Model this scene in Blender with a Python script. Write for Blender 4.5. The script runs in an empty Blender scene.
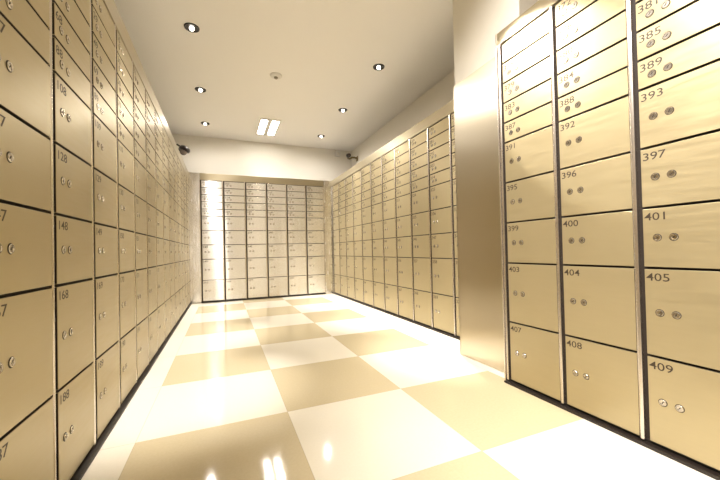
import bpy, bmesh, math, random
from mathutils import Matrix, Vector
random.seed(7)
S = 0.12                      # metres per height unit of a shallow box
C = bpy.context.scene.collection
R = math.radians

# ------------------------------------------------------------------ helpers
def link(name, me, parent=None, loc=None):
    o = bpy.data.objects.new(name, me)
    C.objects.link(o)
    if parent is not None:
        o.parent = parent
    if loc is not None:
        o.location = loc
    return o

def to_mesh(name, bm, mats, smooth=None):
    me = bpy.data.meshes.new(name)
    bmesh.ops.recalc_face_normals(bm, faces=bm.faces)
    bm.to_mesh(me)
    bm.free()
    for m in (mats if isinstance(mats, (list, tuple)) else [mats]):
        me.materials.append(m)
    if smooth is not None:
        for p in me.polygons:
            p.use_smooth = True
        try:
            me.set_sharp_from_angle(angle=R(smooth))
        except Exception:
            pass
    return me

def box(bm, x0, x1, y0, y1, z0, z1, mi=0, bevel=0.0, seg=2):
    t = bmesh.new()
    r = bmesh.ops.create_cube(t, size=1.0)
    for v in t.verts:
        v.co = Vector(((x0 + x1) / 2 + v.co.x * (x1 - x0), (y0 + y1) / 2 + v.co.y * (y1 - y0),
                       (z0 + z1) / 2 + v.co.z * (z1 - z0))) * S
    if bevel:
        bmesh.ops.bevel(t, geom=list(t.edges), offset=bevel * S, segments=seg, affect='EDGES', profile=0.5)
    for f in t.faces:
        f.material_index = mi
    merge(bm, t)

def merge(bm, t):
    me = bpy.data.meshes.new('tmp')
    t.to_mesh(me); t.free()
    bm.from_mesh(me)
    bpy.data.meshes.remove(me)

def lathe(bm, prof, axis='z', seg=24, mi=0, mat=None, close=True):
    """prof: list of (radius, height) in units; turned about z, then moved by mat."""
    t = bmesh.new()
    rings = []
    for r_, h_ in prof:
        if r_ < 1e-6:
            rings.append([t.verts.new((0, 0, h_ * S))])
        else:
            rings.append([t.verts.new((r_ * S * math.cos(2 * math.pi * i / seg),
                                       r_ * S * math.sin(2 * math.pi * i / seg), h_ * S)) for i in range(seg)])
    for a, b in zip(rings, rings[1:]):
        for i in range(seg):
            j = (i + 1) % seg
            if len(a) == 1 and len(b) == 1:
                continue
            if len(a) == 1:
                t.faces.new((a[0], b[i], b[j]))
            elif len(b) == 1:
                t.faces.new((a[i], a[j], b[0]))
            else:
                t.faces.new((a[i], a[j], b[j], b[i]))
    for f in t.faces:
        f.material_index = mi
    if mat is not None:
        bmesh.ops.transform(t, matrix=mat, verts=t.verts)
    merge(bm, t)

def tube(bm, pts, rad, seg=12, mi=0):
    pts = [Vector(p) for p in pts]
    t = bmesh.new(); rings = []
    for i, p in enumerate(pts):
        d = (pts[min(i + 1, len(pts) - 1)] - pts[max(i - 1, 0)]).normalized()
        a = d.cross(Vector((0, 0, 1)))
        if a.length < 1e-3:
            a = d.cross(Vector((1, 0, 0)))
        a.normalize(); b = d.cross(a)
        rings.append([t.verts.new((p + (a * math.cos(2 * math.pi * k / seg) + b * math.sin(2 * math.pi * k / seg)) * rad) * S)
                      for k in range(seg)])
    for r0, r1 in zip(rings, rings[1:]):
        for k in range(seg):
            t.faces.new((r0[k], r0[(k + 1) % seg], r1[(k + 1) % seg], r1[k]))
    t.faces.new(rings[0]); t.faces.new(list(reversed(rings[-1])))
    for f in t.faces:
        f.material_index = mi
    merge(bm, t)

def tag(o, label=None, cat=None, group=None, kind=None):
    if label: o['label'] = label
    if cat: o['category'] = cat
    if group: o['group'] = group
    if kind: o['kind'] = kind
    return o

def V(x, y, z):
    return Vector((x, y, z)) * S

def struct(name, bm, mats):
    o = link(name, to_mesh(name, bm, mats))
    o['kind'] = 'structure'
    return o

# ------------------------------------------------------------------ materials
def new_mat(name):
    m = bpy.data.materials.new(name); m.use_nodes = True
    nt = m.node_tree
    return m, nt, nt.nodes['Principled BSDF']

def plain(name, col, rough=0.5, metal=0.0, noise=0.0, emit=None, estr=0, scale=30):
    m, nt, b = new_mat(name)
    b.inputs['Base Color'].default_value = (*col, 1)
    b.inputs['Roughness'].default_value = rough
    b.inputs['Metallic'].default_value = metal
    if emit:
        b.inputs['Emission Color'].default_value = (*emit, 1)
        b.inputs['Emission Strength'].default_value = estr
    if noise:
        tc = nt.nodes.new('ShaderNodeTexCoord'); n = nt.nodes.new('ShaderNodeTexNoise')
        n.inputs['Scale'].default_value = scale
        nt.links.new(tc.outputs['Object'], n.inputs['Vector'])
        bp = nt.nodes.new('ShaderNodeBump'); bp.inputs['Strength'].default_value = noise
        bp.inputs['Distance'].default_value = 0.002
        nt.links.new(n.outputs['Fac'], bp.inputs['Height'])
        nt.links.new(bp.outputs['Normal'], b.inputs['Normal'])
    return m

def brushed(name, col, rough, aniso, tangent, stretch, wave=0.25, metal=1.0, var=0.10, dr=.06, ripple=None):
    """brushed sheet steel: fine stretched grain, slow waviness, blur along the tangent."""
    m, nt, b = new_mat(name)
    N, L = nt.nodes, nt.links
    tc = N.new('ShaderNodeTexCoord'); oi = N.new('ShaderNodeObjectInfo')
    off = N.new('ShaderNodeVectorMath'); off.operation = 'SCALE'
    comb = N.new('ShaderNodeCombineXYZ')
    for k in range(3):
        L.new(oi.outputs['Random'], comb.inputs[k])
    L.new(comb.outputs[0], off.inputs[0]); off.inputs['Scale'].default_value = 37.0
    add = N.new('ShaderNodeVectorMath'); add.operation = 'ADD'
    L.new(tc.outputs['Object'], add.inputs[0]); L.new(off.outputs[0], add.inputs[1])
    mp = N.new('ShaderNodeMapping'); mp.inputs['Scale'].default_value = stretch
    L.new(add.outputs[0], mp.inputs['Vector'])
    grain = N.new('ShaderNodeTexNoise'); grain.inputs['Scale'].default_value = 1.0
    grain.inputs['Detail'].default_value = 6; grain.inputs['Roughness'].default_value = 0.65
    L.new(mp.outputs[0], grain.inputs['Vector'])
    slow = N.new('ShaderNodeTexNoise'); slow.inputs['Scale'].default_value = 5.0
    slow.inputs['Detail'].default_value = 1.5
    if ripple:
        rm_ = N.new('ShaderNodeMapping'); rm_.inputs['Scale'].default_value = ripple
        L.new(add.outputs[0], rm_.inputs['Vector']); L.new(rm_.outputs[0], slow.inputs['Vector'])
    else:
        L.new(add.outputs[0], slow.inputs['Vector'])
    # roughness
    mr = N.new('ShaderNodeMapRange'); L.new(grain.outputs['Fac'], mr.inputs['Value'])
    mr.inputs['From Min'].default_value = .3; mr.inputs['From Max'].default_value = .7
    mr.inputs['To Min'].default_value = rough - dr; mr.inputs['To Max'].default_value = rough + dr
    L.new(mr.outputs[0], b.inputs['Roughness'])
    # colour: grain and a little patina
    mix = N.new('ShaderNodeMix'); mix.data_type = 'RGBA'
    mix.inputs['A'].default_value = (*[c * (1 - var) for c in col], 1)
    mix.inputs['B'].default_value = (*[min(1, c * (1 + var)) for c in col], 1)
    ad = N.new('ShaderNodeMath'); ad.operation = 'ADD'
    L.new(grain.outputs['Fac'], ad.inputs[0]); L.new(slow.outputs['Fac'], ad.inputs[1])
    hv = N.new('ShaderNodeMath'); hv.operation = 'MULTIPLY'; hv.inputs[1].default_value = .5
    L.new(ad.outputs[0], hv.inputs[0]); L.new(hv.outputs[0], mix.inputs['Factor'])
    L.new(mix.outputs['Result'], b.inputs['Base Color'])
    b.inputs['Metallic'].default_value = metal
    b.inputs['Anisotropic'].default_value = aniso
    tv = N.new('ShaderNodeCombineXYZ')
    for k in range(3):
        tv.inputs[k].default_value = tangent[k]
    L.new(tv.outputs[0], b.inputs['Tangent'])
    b1 = N.new('ShaderNodeBump'); b1.inputs['Strength'].default_value = wave
    b1.inputs['Distance'].default_value = 0.004
    L.new(slow.outputs['Fac'], b1.inputs['Height'])
    L.new(b1.outputs['Normal'], b.inputs['Normal'])
    return m

DOOR = (0.46, 0.385, 0.23)
M = {}
M['left'] = brushed('champagne_steel_doors', DOOR, .36, .35, (0, 0, 1), (6, 6, 60), .03, metal=.6)
M['right'] = M['left']
M['back'] = brushed('brushed_steel_doors', (0.82, 0.80, 0.765), .22, .985, (0, 0, 1), (45, 6, .6), .22, metal=.82, var=.05, dr=.03, ripple=(2.2, 1, .12))
M['near'] = M['right']
M['clad'] = brushed('brushed_steel_cladding', (0.68, 0.61, 0.48), .34, .90, (0, 1, 0), (30, .6, 60), .02, metal=1, var=.03, dr=.015)
M['strip'] = brushed('polished_steel_strip', (0.84, 0.82, 0.79), .24, .5, (0, 0, 1), (40, 40, 4), .05, metal=1)
M['fascia'] = brushed('satin_steel_fascia', (0.46, 0.40, 0.28), .33, .3, (0, 0, 1), (8, 8, 60), .03, metal=.8, var=.04, dr=.02)
M['upright'] = plain('steel_upright', (0.74, 0.68, 0.62), .25, .95)
M['gap'] = plain('dark_cabinet_interior', (0.02, 0.012, 0.007), .7)
M['plinth'] = plain('black_plinth', (0.018, 0.013, 0.010), .45, 0, .1)
M['lock'] = plain('nickel_lock', (0.58, 0.54, 0.48), .22, 1.0)
M['slot'] = plain('dark_keyhole', (0.03, 0.02, 0.012), .6)
M['ink'] = plain('dark_number_paint', (0.045, 0.03, 0.018), .5)
M['wall'] = plain('white_wall_paint', (0.80, 0.765, 0.69), .75, 0, .05, scale=60)
M['ceil'] = plain('white_ceiling_paint', (0.90, 0.88, 0.85), .8, 0, .04, scale=60)
M['black'] = plain('black_lamp_ring', (0.012, 0.009, 0.008), .35)
M['bulb'] = plain('lamp_lens', (1, 1, 1), .3, emit=(1, .93, .80), estr=9)
M['tube'] = plain('fluorescent_diffuser', (1, 1, 1), .3, emit=(1, .95, .86), estr=24)
M['wplastic'] = plain('white_plastic', (0.78, 0.76, 0.72), .4)
M['bplastic'] = plain('black_plastic', (0.02, 0.014, 0.012), .3)
M['gplastic'] = plain('grey_plastic', (0.20, 0.16, 0.14), .25)
M['brack'] = plain('bronze_bracket', (0.22, 0.16, 0.07), .4, .5)
M['sensor'] = plain('dark_sensor_vent', (0.30, 0.26, 0.20), .5)

def floor_mat(fx, fy, tw, th):
    m, nt, b = new_mat('checker_floor_tiles')
    N, L = nt.nodes, nt.links
    tc = N.new('ShaderNodeTexCoord'); sep = N.new('ShaderNodeSeparateXYZ')
    L.new(tc.outputs['Object'], sep.inputs[0])
    def math_(op, a, bb=None, c=None):
        n = N.new('ShaderNodeMath'); n.operation = op
        for i, v in enumerate((a, bb, c)):
            if v is None: continue
            if isinstance(v, (int, float)): n.inputs[i].default_value = v
            else: L.new(v, n.inputs[i])
        return n.outputs[0]
    u = math_('DIVIDE', math_('SUBTRACT', sep.outputs['X'], fx * S), tw * S)
    v = math_('DIVIDE', math_('SUBTRACT', sep.outputs['Y'], fy * S), th * S)
    fu, fv = math_('FLOOR', u), math_('FLOOR', v)
    par = math_('FLOORED_MODULO', math_('ADD', fu, fv), 2.0)     # 1 -> tan
    inside = math_('MULTIPLY', math_('GREATER_THAN', u, 0.0), math_('LESS_THAN', u, 3.0))
    inside = math_('MULTIPLY', inside, math_('GREATER_THAN', v, -4.0))
    tan_ = math_('MULTIPLY', par, inside)
    # joints
    ju = math_('GREATER_THAN', math_('ABSOLUTE', math_('SUBTRACT', math_('FRACT', u), .5)), .4975)
    jv = math_('GREATER_THAN', math_('ABSOLUTE', math_('SUBTRACT', math_('FRACT', v), .5)), .4975)
    joint = math_('MULTIPLY', math_('MAXIMUM', ju, jv), .35)
    n1 = N.new('ShaderNodeTexNoise'); n1.inputs['Scale'].default_value = 90; n1.inputs['Detail'].default_value = 5
    L.new(tc.outputs['Object'], n1.inputs['Vector'])
    n2 = N.new('ShaderNodeTexNoise'); n2.inputs['Scale'].default_value = 1.3
    L.new(tc.outputs['Object'], n2.inputs['Vector'])
    def mixc(fac, a, bb):
        n = N.new('ShaderNodeMix'); n.data_type = 'RGBA'
        L.new(fac, n.inputs['Factor'])
        for s, v_ in (('A', a), ('B', bb)):
            if isinstance(v_, tuple): n.inputs[s].default_value = (*v_, 1)
            else: L.new(v_, n.inputs[s])
        return n.outputs['Result']
    tanc = mixc(n1.outputs['Fac'], (0.58, 0.50, 0.335), (0.66, 0.575, 0.40))
    whc = mixc(n1.outputs['Fac'], (0.82, 0.78, 0.68), (0.87, 0.83, 0.74))
    col = mixc(tan_, whc, tanc)
    col = mixc(joint, col, (0.30, 0.22, 0.12))
    L.new(col, b.inputs['Base Color'])
    b.inputs['Roughness'].default_value = .07
    b.inputs['IOR'].default_value = 1.5
    bp = N.new('ShaderNodeBump'); bp.inputs['Strength'].default_value = .05; bp.inputs['Distance'].default_value = .004
    n3 = N.new('ShaderNodeTexNoise'); n3.inputs['Scale'].default_value = 7
    L.new(tc.outputs['Object'], n3.inputs['Vector']); L.new(n3.outputs['Fac'], bp.inputs['Height'])
    L.new(bp.outputs['Normal'], b.inputs['Normal'])
    return m

# ------------------------------------------------------------------ the room
CEIL = 25.12
XL, XR, YB, YF = -10.5, 22.15, 57.0, -14.0       # plaster walls (the banks stand in front of them)
AL, BR, CN, D = -4.284, 16.18, 13.116, 50.71     # front planes of the four banks
PX = 13.912                                      # face of the pier
TOP = 18.0
LEV = [17.006, 16.006, 15.006, 14.006, 13.006, 12.006, 10.006, 8.006, 6.006, 3.085, 0.187]
OUT = 1.0

def slab(name, x0, x1, y0, y1, z0, z1, m):
    bm = bmesh.new(); box(bm, x0, x1, y0, y1, z0, z1)
    return struct(name, bm, m)
slab('floor', XL - OUT, XR + OUT, YF - OUT, YB + OUT, -1, 0, floor_mat(-3.06, 14.364, 5.477, 5.518))
slab('ceiling', XL - OUT, XR + OUT, YF - OUT, YB + OUT, CEIL, CEIL + 1, M['ceil'])
slab('wall_left', XL - OUT, XL, YF - OUT, YB + OUT, 0, CEIL, M['wall'])
slab('wall_right', XR, XR + OUT, YF - OUT, YB + OUT, 0, CEIL, M['wall'])
slab('wall_back', XL, XR, YB, YB + OUT, 0, CEIL, M['wall'])
slab('wall_front', XL, XR, YF - OUT, YF, 0, CEIL, M['wall'])
# pier: plastered above, clad in sheet steel below
slab('wall_pier', PX + .06, XR, 12.15, 17.25, 0, CEIL, M['wall'])
bm = bmesh.new(); box(bm, PX, PX + .06, 12.9, 17.30, .02, 17.25, bevel=.015)
box(bm, PX, 16.0, 17.25, 17.31, .02, 17.25)
struct('trim_1', bm, M['clad'])
# steel strips that close the two far corners
bm = bmesh.new(); box(bm, AL, -2.98, D - .02, D + .3, 0, TOP, bevel=.012); struct('trim_2', bm, M['strip'])
bm = bmesh.new(); box(bm, 14.90, BR + .02, D - .02, D + .3, 0, TOP, bevel=.012); struct('trim_3', bm, M['strip'])

# ------------------------------------------------------------------ shared meshes for the deposit boxes
def door_mesh(name, w, h, m):
    bm = bmesh.new()
    box(bm, .21, w - .095, 0, .14, .04, h - .04, bevel=.012, seg=2)
    bm.normal_update()
    for f in bm.faces:                       # the returns of the door are dark
        if abs(f.normal.x) > .99 or abs(f.normal.z) > .99: f.material_index = 1
    return to_mesh(name, bm, [m, M['gap']])

def lock_mesh():
    bm = bmesh.new()
    rot = Matrix.Rotation(R(90), 4, 'X')          # z -> -y : out of the door
    lathe(bm, [(.105, .002), (.105, .018), (.094, .03), (.075, .03), (.068, .014), (0, .014)], seg=20, mat=rot)
    lathe(bm, [(.125, 0), (.122, .004), (.100, .004)], seg=20, mi=1, mat=rot)
    t = bmesh.new()
    box(t, -.010, .010, -.0195, -.012, -.045, .045)
    bmesh.ops.rotate(t, cent=(0, 0, 0), matrix=Matrix.Rotation(R(35), 3, 'Y'), verts=t.verts)
    for f in t.faces: f.material_index = 1
    merge(bm, t)
    return to_mesh('lock', bm, [M['lock'], M['slot']], 40)
LOCK = lock_mesh()

# digits, once each
DIG = {}
for ch in '0123456789':
    cu = bpy.data.curves.new('digit', 'FONT'); cu.body = ch; cu.size = .36 * S; cu.extrude = .003 * S
    cu.resolution_u = 3; cu.offset = .0012 * S
    to = bpy.data.objects.new('digit', cu); C.objects.link(to)
    dg = bpy.context.evaluated_depsgraph_get()
    me = bpy.data.meshes.new_from_object(to.evaluated_get(dg), depsgraph=dg)
    bpy.data.objects.remove(to); bpy.data.curves.remove(cu)
    DIG[ch] = me

NUM = {}
def number_mesh(n):
    s = str(n)
    bm = bmesh.new()
    for i, ch in enumerate(s):
        t = bmesh.new(); t.from_mesh(DIG[ch])
        xs = [v.co.x for v in t.verts]; cx = (min(xs) + max(xs)) / 2
        for v in t.verts:
            v.co = Vector(((v.co.x - cx) * 1.22 + (.08 + i * .22) * S, -v.co.z, v.co.y))
        merge(bm, t)
    return to_mesh('number', bm, M['ink'])

ORD = ['', 'first', 'second', 'third', 'fourth', 'fifth', 'sixth', 'seventh', 'eighth', 'ninth', 'tenth', 'eleventh',
       'twelfth', 'thirteenth', 'fourteenth', 'fifteenth', 'sixteenth']
ROW = ['top row', 'second row from top', 'third row from top', 'fourth row from top', 'fifth row from top',
       'sixth row from top', 'seventh row from top', 'third row from floor', 'second row from floor', 'bottom row']
SIZE = ['shallow'] * 5 + ['medium'] * 3 + ['tall'] * 2

def deposit_box(bank, group, c, r, org, rz, w, meshes, num, label, jit):
    h = LEV[r] - LEV[r + 1]
    root = link('deposit_box', None)
    root.empty_display_size = .05
    root.location = org; root.rotation_euler = (0, 0, rz)
    tag(root, label, 'deposit box', group)
    d = link('door', meshes[round(h, 2)], root)
    d.rotation_euler = (random.gauss(0, jit), 0, random.gauss(0, jit))
    hz = h / 2 if h > 1.5 else h * .40
    for lx in (.60, 1.03):
        link('lock', LOCK, d, V(lx, 0, hz))
    link('number', number_mesh(num), d, V(.28, 0, h - .42))
    return root

def bank(name, label, group, org, rz, w, ncol, first, last, number, boxlabel, mat, depth, w_up=None, top=TOP, jit=.0016, left_pad=0, right_pad=0, body=None):
    """org: seam 0 at floor level; local x runs to the right along the front, y into the wall."""
    root = link(name, None); root.location = V(*org); root.rotation_euler = (0, 0, rz)
    root.empty_display_size = .1
    tag(root, label, 'cabinet')
    x0, x1 = first * w - left_pad, last * w + right_pad
    bm = bmesh.new()
    if body:
        for b_ in body: box(bm, *b_)
    else:
        box(bm, x0, x1, .14, depth, LEV[10], LEV[0] + .06)
    link('carcass', to_mesh('carcass', bm, M['gap']), root)
    bm = bmesh.new(); box(bm, x0, x1, .10, .5, 0, LEV[10], bevel=.01)
    box(bm, x0, x1, -.17, .12, 0, .10, bevel=.02)
    link('plinth', to_mesh('plinth', bm, M['plinth']), root)
    bm = bmesh.new(); box(bm, x0, x1, -.015, .6, LEV[0] + .06, top, bevel=.02)
    link('fascia', to_mesh('fascia', bm, M['fascia']), root)
    # uprights: slim half-round bars between the columns
    bm = bmesh.new()
    prof = [(-.085, .14), (-.085, .01), (-.055, -.008), (-.025, -.018), (.02, -.008), (.045, .01), (.045, .14)]
    vs = [[bm.verts.new(V(px, py, z)) for px, py in prof] for z in (LEV[10] - .02, LEV[0] + .055)]
    for i in range(len(prof)):
        j = (i + 1) % len(prof)
        bm.faces.new((vs[0][i], vs[0][j], vs[1][j], vs[1][i]))
    bm.faces.new(vs[0]); bm.faces.new(list(reversed(vs[1])))
    UP = to_mesh('upright', bm, M['upright'], 50)
    for k in range(first, last + 1):
        link('upright', UP, root, V(k * w, 0, 0))
    meshes = {}
    for r in range(10):
        h = round(LEV[r] - LEV[r + 1], 2)
        if h not in meshes:
            meshes[h] = door_mesh('door', w, LEV[r] - LEV[r + 1], mat)
    rot = Matrix.Rotation(rz, 3, 'Z')
    for c in range(first, last):
        for r in range(10):
            o = V(*org) + rot @ V(c * w, 0, LEV[r + 1])
            deposit_box(name, group, c, r, o, rz, w, meshes, number(c, r), boxlabel(c, r), jit)
    return root

# left bank: twenty columns in all, the ones from the frame's edge to the far corner are built
def left_label(c, r):
    n = 1 + 20 * r + (c + 7)
    k = c + 2
    if k == 1:
        return '%s champagne steel deposit box, %s, left bank, %s' % (SIZE[r], ROW[r], 'column beyond left edge')
    k -= 1
    col = 'nearest column' if k == 1 else ('last column at far corner' if c == 12 else '%s column from left edge' % ORD[k])
    if c == 0 and r in (6, 7, 8, 9):
        return '%s champagne deposit box numbered %d, %s, second column of left bank' % (SIZE[r], n, ROW[r])
    return '%s champagne deposit box, %s, %s, left bank' % (SIZE[r], ROW[r], col)
LW = 3.0023
bank('deposit_box_cabinet', 'long champagne steel deposit box cabinet running along the left side of the vault', 'deposit boxes in the left bank',
     (AL, 11.539, 0), R(90), LW, 13, -1, 13, lambda c, r: 1 + 20 * r + (c + 7), left_label, M['left'], 6.1, right_pad=.13)
# plain steel sheet beside the camera, where the bank runs on out of the picture
bm = bmesh.new(); box(bm, AL - .5, AL, YF, 11.539 - LW - .12, 0, TOP, bevel=.02); struct('trim_4', bm, M['fascia'])

# back bank
def back_label(c, r):
    return '%s silvery deposit box, %s, %s column from left, back bank' % (SIZE[r], ROW[r], ORD[c + 1])
bank('deposit_box_cabinet', 'silvery deposit box cabinet of six columns across the end of the vault', 'deposit boxes in the back bank',
     (-2.916, D, 0), 0, 2.960, 6, 0, 6, lambda c, r: 201 + 6 * r + c, back_label, M['back'], 6.1, jit=.0025)

# far right bank
RW = 2.971
def right_label(c, r):
    if c == 10: col = 'column beside the pier'
    elif c == 0: col = 'column at far corner'
    else: col = '%s column from pier' % ORD[11 - c]
    return '%s champagne deposit box, %s, %s, far right bank' % (SIZE[r], ROW[r], col)
bank('deposit_box_cabinet', 'champagne steel deposit box cabinet between the far corner and the steel clad pier', 'deposit boxes in the far right bank',
     (BR, 20.709 + 10 * RW, 0), R(-90), RW, 11, 0, 11, lambda c, r: 261 + 11 * r + c, right_label, M['right'], 5.9, left_pad=.28, right_pad=.10)

# near right bank
NW = 2.8966
def near_label(c, r):
    n = 371 + 4 * r + c
    col = ['beside the pier', 'middle column', 'right edge column', 'column beyond edge'][c]
    return '%s champagne deposit box numbered %d, %s, %s, near right bank' % (SIZE[r], n, ROW[r].replace(' from top', ' down'), col)
NY = 12.708
near = bank('deposit_box_cabinet', 'champagne steel deposit box cabinet standing proud of the pier at the right edge', 'deposit boxes in the near right bank',
     (CN, NY, 0), R(-90), NW, 4, 0, 4, lambda c, r: 371 + 4 * r + c, near_label, M['near'], 5.9, top=17.72,
     body=[(0, .6, .14, .78, LEV[10], LEV[0] + .06), (.6, 4 * NW, .14, 8.0, LEV[10], LEV[0] + .06)], left_pad=.10)
bm = bmesh.new(); box(bm, -.17, -.10, -.05, .79, 0, 17.72, bevel=.015)
link('end_panel', to_mesh('end_panel', bm, M['upright']), near)
bm = bmesh.new(); box(bm, .6, 4 * NW, .6, 8.0, LEV[0] + .06, 17.70)
link('top_panel', to_mesh('top_panel', bm, M['fascia']), near)
bm = bmesh.new(); box(bm, CN, CN + .5, YF, NY - 4 * NW - .12, 0, 17.72, bevel=.02); struct('trim_5', bm, M['fascia'])

# ------------------------------------------------------------------ ceiling things
def lamp_data(name, kind, energy, col, **k):
    l = bpy.data.lights.new(name, kind); l.energy = energy; l.color = col
    for a, v in k.items(): setattr(l, a, v)
    return l

WARM = (1.0, .935, .86)
def ring_mesh():
    bm = bmesh.new()
    lathe(bm, [(0, -.02), (.42, -.02), (.44, -.05), (.50, -.09), (.56, -.07), (.58, 0)], seg=40)
    return to_mesh('trim_ring', bm, M['black'], 50)
def bulb_mesh():
    bm = bmesh.new()
    lathe(bm, [(.17, -.02), (.17, -.14), (.15, -.20), (.09, -.235), (0, -.24)], seg=24)
    return to_mesh('bulb', bm, M['bulb'], 60)
RING, BULB = ring_mesh(), bulb_mesh()
SPOT = lamp_data('downlight_beam', 'SPOT', 270, WARM, spot_size=R(34), spot_blend=.85, shadow_soft_size=.03)
FILL = lamp_data('added_fill', 'SPOT', 130, WARM, spot_size=R(90), spot_blend=.9, shadow_soft_size=.03)  # extra tilted fill, added to brighten the right banks
FILL_NEAR = lamp_data('added_fill_strong', 'SPOT', 310, WARM, spot_size=R(90), spot_blend=.9, shadow_soft_size=.03)  # stronger added fill for the left lamps by the camera
WALLFILL = lamp_data('end_wall_fill', 'SPOT', 15, WARM, spot_size=R(168), spot_blend=.6, shadow_soft_size=.03)  # extra wide fill, added to lift the white back wall
ENDFILL = lamp_data('end_bank_fill', 'SPOT', 65, WARM, spot_size=R(50), spot_blend=.8, shadow_soft_size=.03)  # extra fill added in one left lamp to brighten the back bank
BANKLIGHT = lamp_data('bank_beam', 'SPOT', 190, WARM, spot_size=R(20), spot_blend=.15, shadow_soft_size=.03)
places = [(-2.1, 29.6, 'nearest black ringed downlight on the left side of the ceiling'),
          (-2.1, 40.6, 'middle black ringed downlight on the left side of the ceiling'),
          (-2.1, 51.0, 'farthest black ringed downlight on the left side of the ceiling'),
          (14.65, 29.6, 'nearest black ringed downlight on the right side of the ceiling'),
          (14.65, 40.4, 'middle black ringed downlight on the right side of the ceiling'),
          (14.65, 50.8, 'farthest black ringed downlight on the right side of the ceiling'),
          (-2.1, 18.8, 'black ringed downlight above the left bank, out of frame'),
          (-2.1, 8.0, 'black ringed downlight above the camera on the left, out of frame'),
          (-2.1, -3.0, 'black ringed downlight behind the camera on the left, out of frame'),
          (14.65, 18.9, 'black ringed downlight just behind the top of the pier, out of frame'),
          (3.0, 19.5, 'black ringed downlight aimed at the near right bank, out of frame'),
          (11.2, -3.0, 'black ringed downlight behind the camera on the right, out of frame')]
for x, y, lab in places:
    root = link('downlight', None); root.location = V(x, y, CEIL); root.empty_display_size = .05
    tag(root, lab, 'ceiling light', 'black downlights in the ceiling')
    link('trim_ring', RING, root); link('bulb', BULB, root)
    b = link('beam', SPOT, root, V(0, 0, -.30)) if y > 10 else None; x < 0 and not 15 < y < 22 and link('gimbal_fill', FILL if y > 10 else FILL_NEAR, root, V(0, 0, -.30))
    for g in root.children:                 # added fill spots in the left lamps, tilted at the right banks
        if g.name.startswith('gimbal'): g.rotation_euler = Vector((1, -.1, -1.0)).to_track_quat('-Z', 'Y').to_euler()
    if x < 0 and 25 < y < 35:
        g = link('end_fill', ENDFILL, root, V(0, 0, -.30)); g.rotation_euler = Vector((.30, 1, -.75)).to_track_quat('-Z', 'Y').to_euler()
    if y > 45:
        link('wall_fill', WALLFILL, root, V(0, 0, -.30))
    if 'near right bank' in lab:            # a gimbal lamp turned towards the bank
        b.data = BANKLIGHT; b.rotation_euler = Vector((10.1, -9.6, -11.2)).to_track_quat('-Z', 'Y').to_euler()

def fixture(y, lab):
    root = link('fluorescent_fixture', None); root.location = V(6.3, y, CEIL); root.empty_display_size = .1
    tag(root, lab, 'ceiling light')
    bm = bmesh.new()
    for a in ((-1.40, -1.20), (-.36, .30), (1.20, 1.40)): box(bm, a[0], a[1], -3.3, 3.3, -.10, 0, bevel=.015)
    for b_ in ((-3.3, -2.9), (2.9, 3.3)):
        box(bm, -1.20, -.36, b_[0], b_[1], -.10, 0, bevel=.015); box(bm, .30, 1.20, b_[0], b_[1], -.10, 0, bevel=.015)
    link('frame', to_mesh('frame', bm, M['wplastic'], 40), root)
    for x0, x1 in ((-1.20, -.36), (.30, 1.20)):
        bm = bmesh.new(); box(bm, x0, x1, -2.9, 2.9, -.05, -.005)
        link('diffuser', to_mesh('diffuser', bm, M['tube']), root)
    return root
fixture(49.8, 'white ceiling fixture with two lit fluorescent panels near the back wall')

# smoke detector
root = link('smoke_detector', None); root.location = V(5.3, 34.7, CEIL)
tag(root, 'small round white smoke detector in the middle of the ceiling', 'smoke detector')
bm = bmesh.new(); lathe(bm, [(0, -.22), (.40, -.22), (.55, -.16), (.62, -.06), (.62, 0)], seg=32)
link('housing', to_mesh('housing', bm, M['wplastic'], 40), root)
bm = bmesh.new(); lathe(bm, [(0, -.36), (.16, -.36), (.20, -.30), (.20, -.21)], seg=20)
link('sensor_head', to_mesh('sensor_head', bm, M['sensor'], 40), root)

# ------------------------------------------------------------------ cameras on the walls
def cctv(loc, lab, rot, arm_pts, plate, headlen, rad, arm_mat):
    root = link('security_camera', None); root.location = V(*loc)
    tag(root, lab, 'security camera', 'security cameras')
    rm = Matrix.Rotation(rot[1], 4, 'Z') @ Matrix.Rotation(rot[0], 4, 'X')
    ax = rm @ Matrix.Rotation(R(90), 4, 'X')       # lathe z -> -y (towards the room)
    bm = bmesh.new()
    lathe(bm, [(0, -headlen), (rad * .8, -headlen), (rad, -headlen + .15), (rad, headlen), (rad * .9, headlen + .05), (rad * .8, headlen), (rad * .8, headlen - .1), (0, headlen - .1)], seg=28, mat=ax)
    link('housing', to_mesh('housing', bm, M['bplastic'], 40), root)
    bm = bmesh.new()
    lathe(bm, [(rad * .55, headlen - .1), (rad * .5, headlen - .03), (rad * .35, headlen), (0, headlen + .02)], seg=20, mat=ax)
    link('lens', to_mesh('lens', bm, M['gplastic'], 40), root)
    bm = bmesh.new()
    lathe(bm, [(0, -rad * 1.75), (rad * .35, -rad * 1.7), (rad * .62, -rad * 1.35), (rad * .7, -rad * .85), (rad * .4, -rad * .6), (0, -rad * .55)], seg=20, mat=rm)
    link('swivel_joint', to_mesh('swivel_joint', bm, M['gplastic'], 50), root)
    bm = bmesh.new(); tube(bm, arm_pts, .16)
    link('bracket', to_mesh('bracket', bm, arm_mat, 50), root)
    bm = bmesh.new(); box(bm, *plate, bevel=.03)
    link('wall_plate', to_mesh('wall_plate', bm, arm_mat, 40), root)

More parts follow.
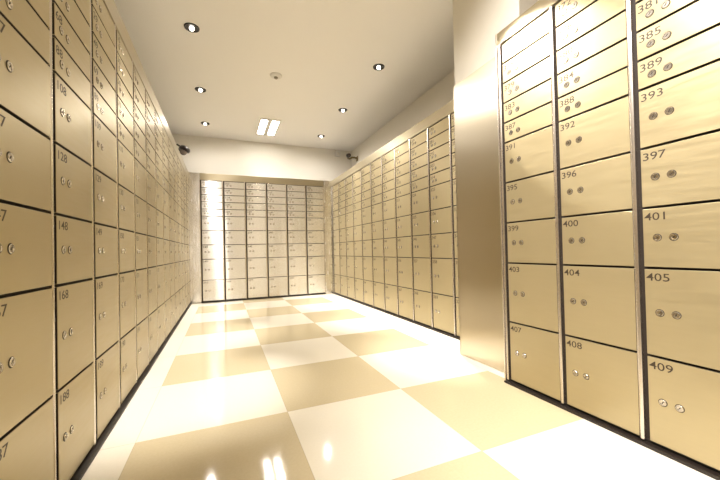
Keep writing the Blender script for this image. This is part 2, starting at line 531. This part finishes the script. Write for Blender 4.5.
root = link('security_camera', None); root.location = V(-4.78, 51.5, 21.3)
tag(root, 'black dome security camera on a short arm above the left bank', 'security camera', 'security cameras')
rm = Matrix.Rotation(R(24), 4, 'Y') @ Matrix.Rotation(R(-2), 4, 'X')
bm = bmesh.new()
lathe(bm, [(0, .46), (.40, .43), (.64, .26), (.72, .05), (.70, -.16), (.60, -.22), (0, -.22)], seg=32, mat=rm)
link('housing', to_mesh('housing', bm, M['bplastic'], 40), root)
bm = bmesh.new()
lathe(bm, [(.46, -.22), (.46, -.40), (.42, -.56), (.32, -.72), (.18, -.80), (0, -.82)], seg=28, mat=rm)
link('dome', to_mesh('dome', bm, M['gplastic'], 60), root)
bm = bmesh.new(); tube(bm, [(-.35, .05, .25), (-.9, .5, .75), (-1.5, 2.0, 1.0), (-1.6, 5.4, 1.0)], .12)
link('bracket', to_mesh('bracket', bm, M['bplastic'], 50), root)
bm = bmesh.new(); box(bm, -2.1, -1.1, 5.35, 5.5, .4, 1.6, bevel=.03)
link('wall_plate', to_mesh('wall_plate', bm, M['bplastic']), root)
cctv((20.40, 54.0, 23.40), 'black security camera on a curved bracket at the far right wall', (R(10), R(6)),
     [(.0, .3, -.42), (.35, .25, -.5), (.7, .15, -.28), (1.2, .1, -.24), (1.65, .1, -.34)], (1.65, 1.75, -.3, .45, -.85, 0), .40, .32, M['brack'])

root = link('motion_sensor', None); root.location = V(19.4, 57, 24.75)
tag(root, 'small white motion sensor high on the back wall near the right corner', 'sensor')
bm = bmesh.new(); box(bm, -.42, .42, -.65, 0, -.95, .15, bevel=.14, seg=3)
link('housing', to_mesh('housing', bm, M['wplastic'], 40), root)
bm = bmesh.new(); lathe(bm, [(.30, 0), (.27, .06), (.15, .11), (0, .12)], seg=20, mat=Matrix.Translation(V(0, -.64, -.55)) @ Matrix.Rotation(R(90), 4, 'X'))
link('lens', to_mesh('lens', bm, M['wall'], 50), root)

# ------------------------------------------------------------------ photographer's lamp, world, camera
o = link('camera_lamp', lamp_data('camera_lamp', 'SPOT', 25, (1, .95, .88), spot_size=R(58), spot_blend=.5, shadow_soft_size=.04))
o.location = V(-.8, -.8, 7.7)
o.rotation_euler = Vector((math.sin(R(18)), math.cos(R(18)), 0)).to_track_quat('-Z', 'Y').to_euler()

w = bpy.data.worlds.new('room_air'); bpy.context.scene.world = w; w.use_nodes = True
w.node_tree.nodes['Background'].inputs['Color'].default_value = (1, .9, .75, 1)
w.node_tree.nodes['Background'].inputs['Strength'].default_value = 0.0

f, yaw, pitch, roll = 331.4992, R(22.3918), R(.7746), R(-1.2628)
fw = Vector((math.sin(yaw) * math.cos(pitch), math.cos(yaw) * math.cos(pitch), math.sin(pitch)))
rt = Vector((math.cos(yaw), -math.sin(yaw), 0)); up = rt.cross(fw)
r2 = rt * math.cos(roll) + up * math.sin(roll); u2 = -rt * math.sin(roll) + up * math.cos(roll)
cd = bpy.data.cameras.new('camera'); cam = bpy.data.objects.new('camera', cd); C.objects.link(cam)
mt = Matrix((( r2.x, u2.x, -fw.x), (r2.y, u2.y, -fw.y), (r2.z, u2.z, -fw.z))).to_4x4()
mt.translation = V(0, 0, 6.8095)
cam.matrix_world = mt
cd.sensor_width = 36; cd.lens = f / 720 * 36; cd.shift_y = 5.6482 / 720; cd.clip_start = .01
sc = bpy.context.scene
sc.camera = cam
sc.view_settings.view_transform = 'Standard'; sc.view_settings.look = 'None'
sc.view_settings.gamma = 1; sc.view_settings.use_curve_mapping = False
sc.view_settings.exposure = 0.85
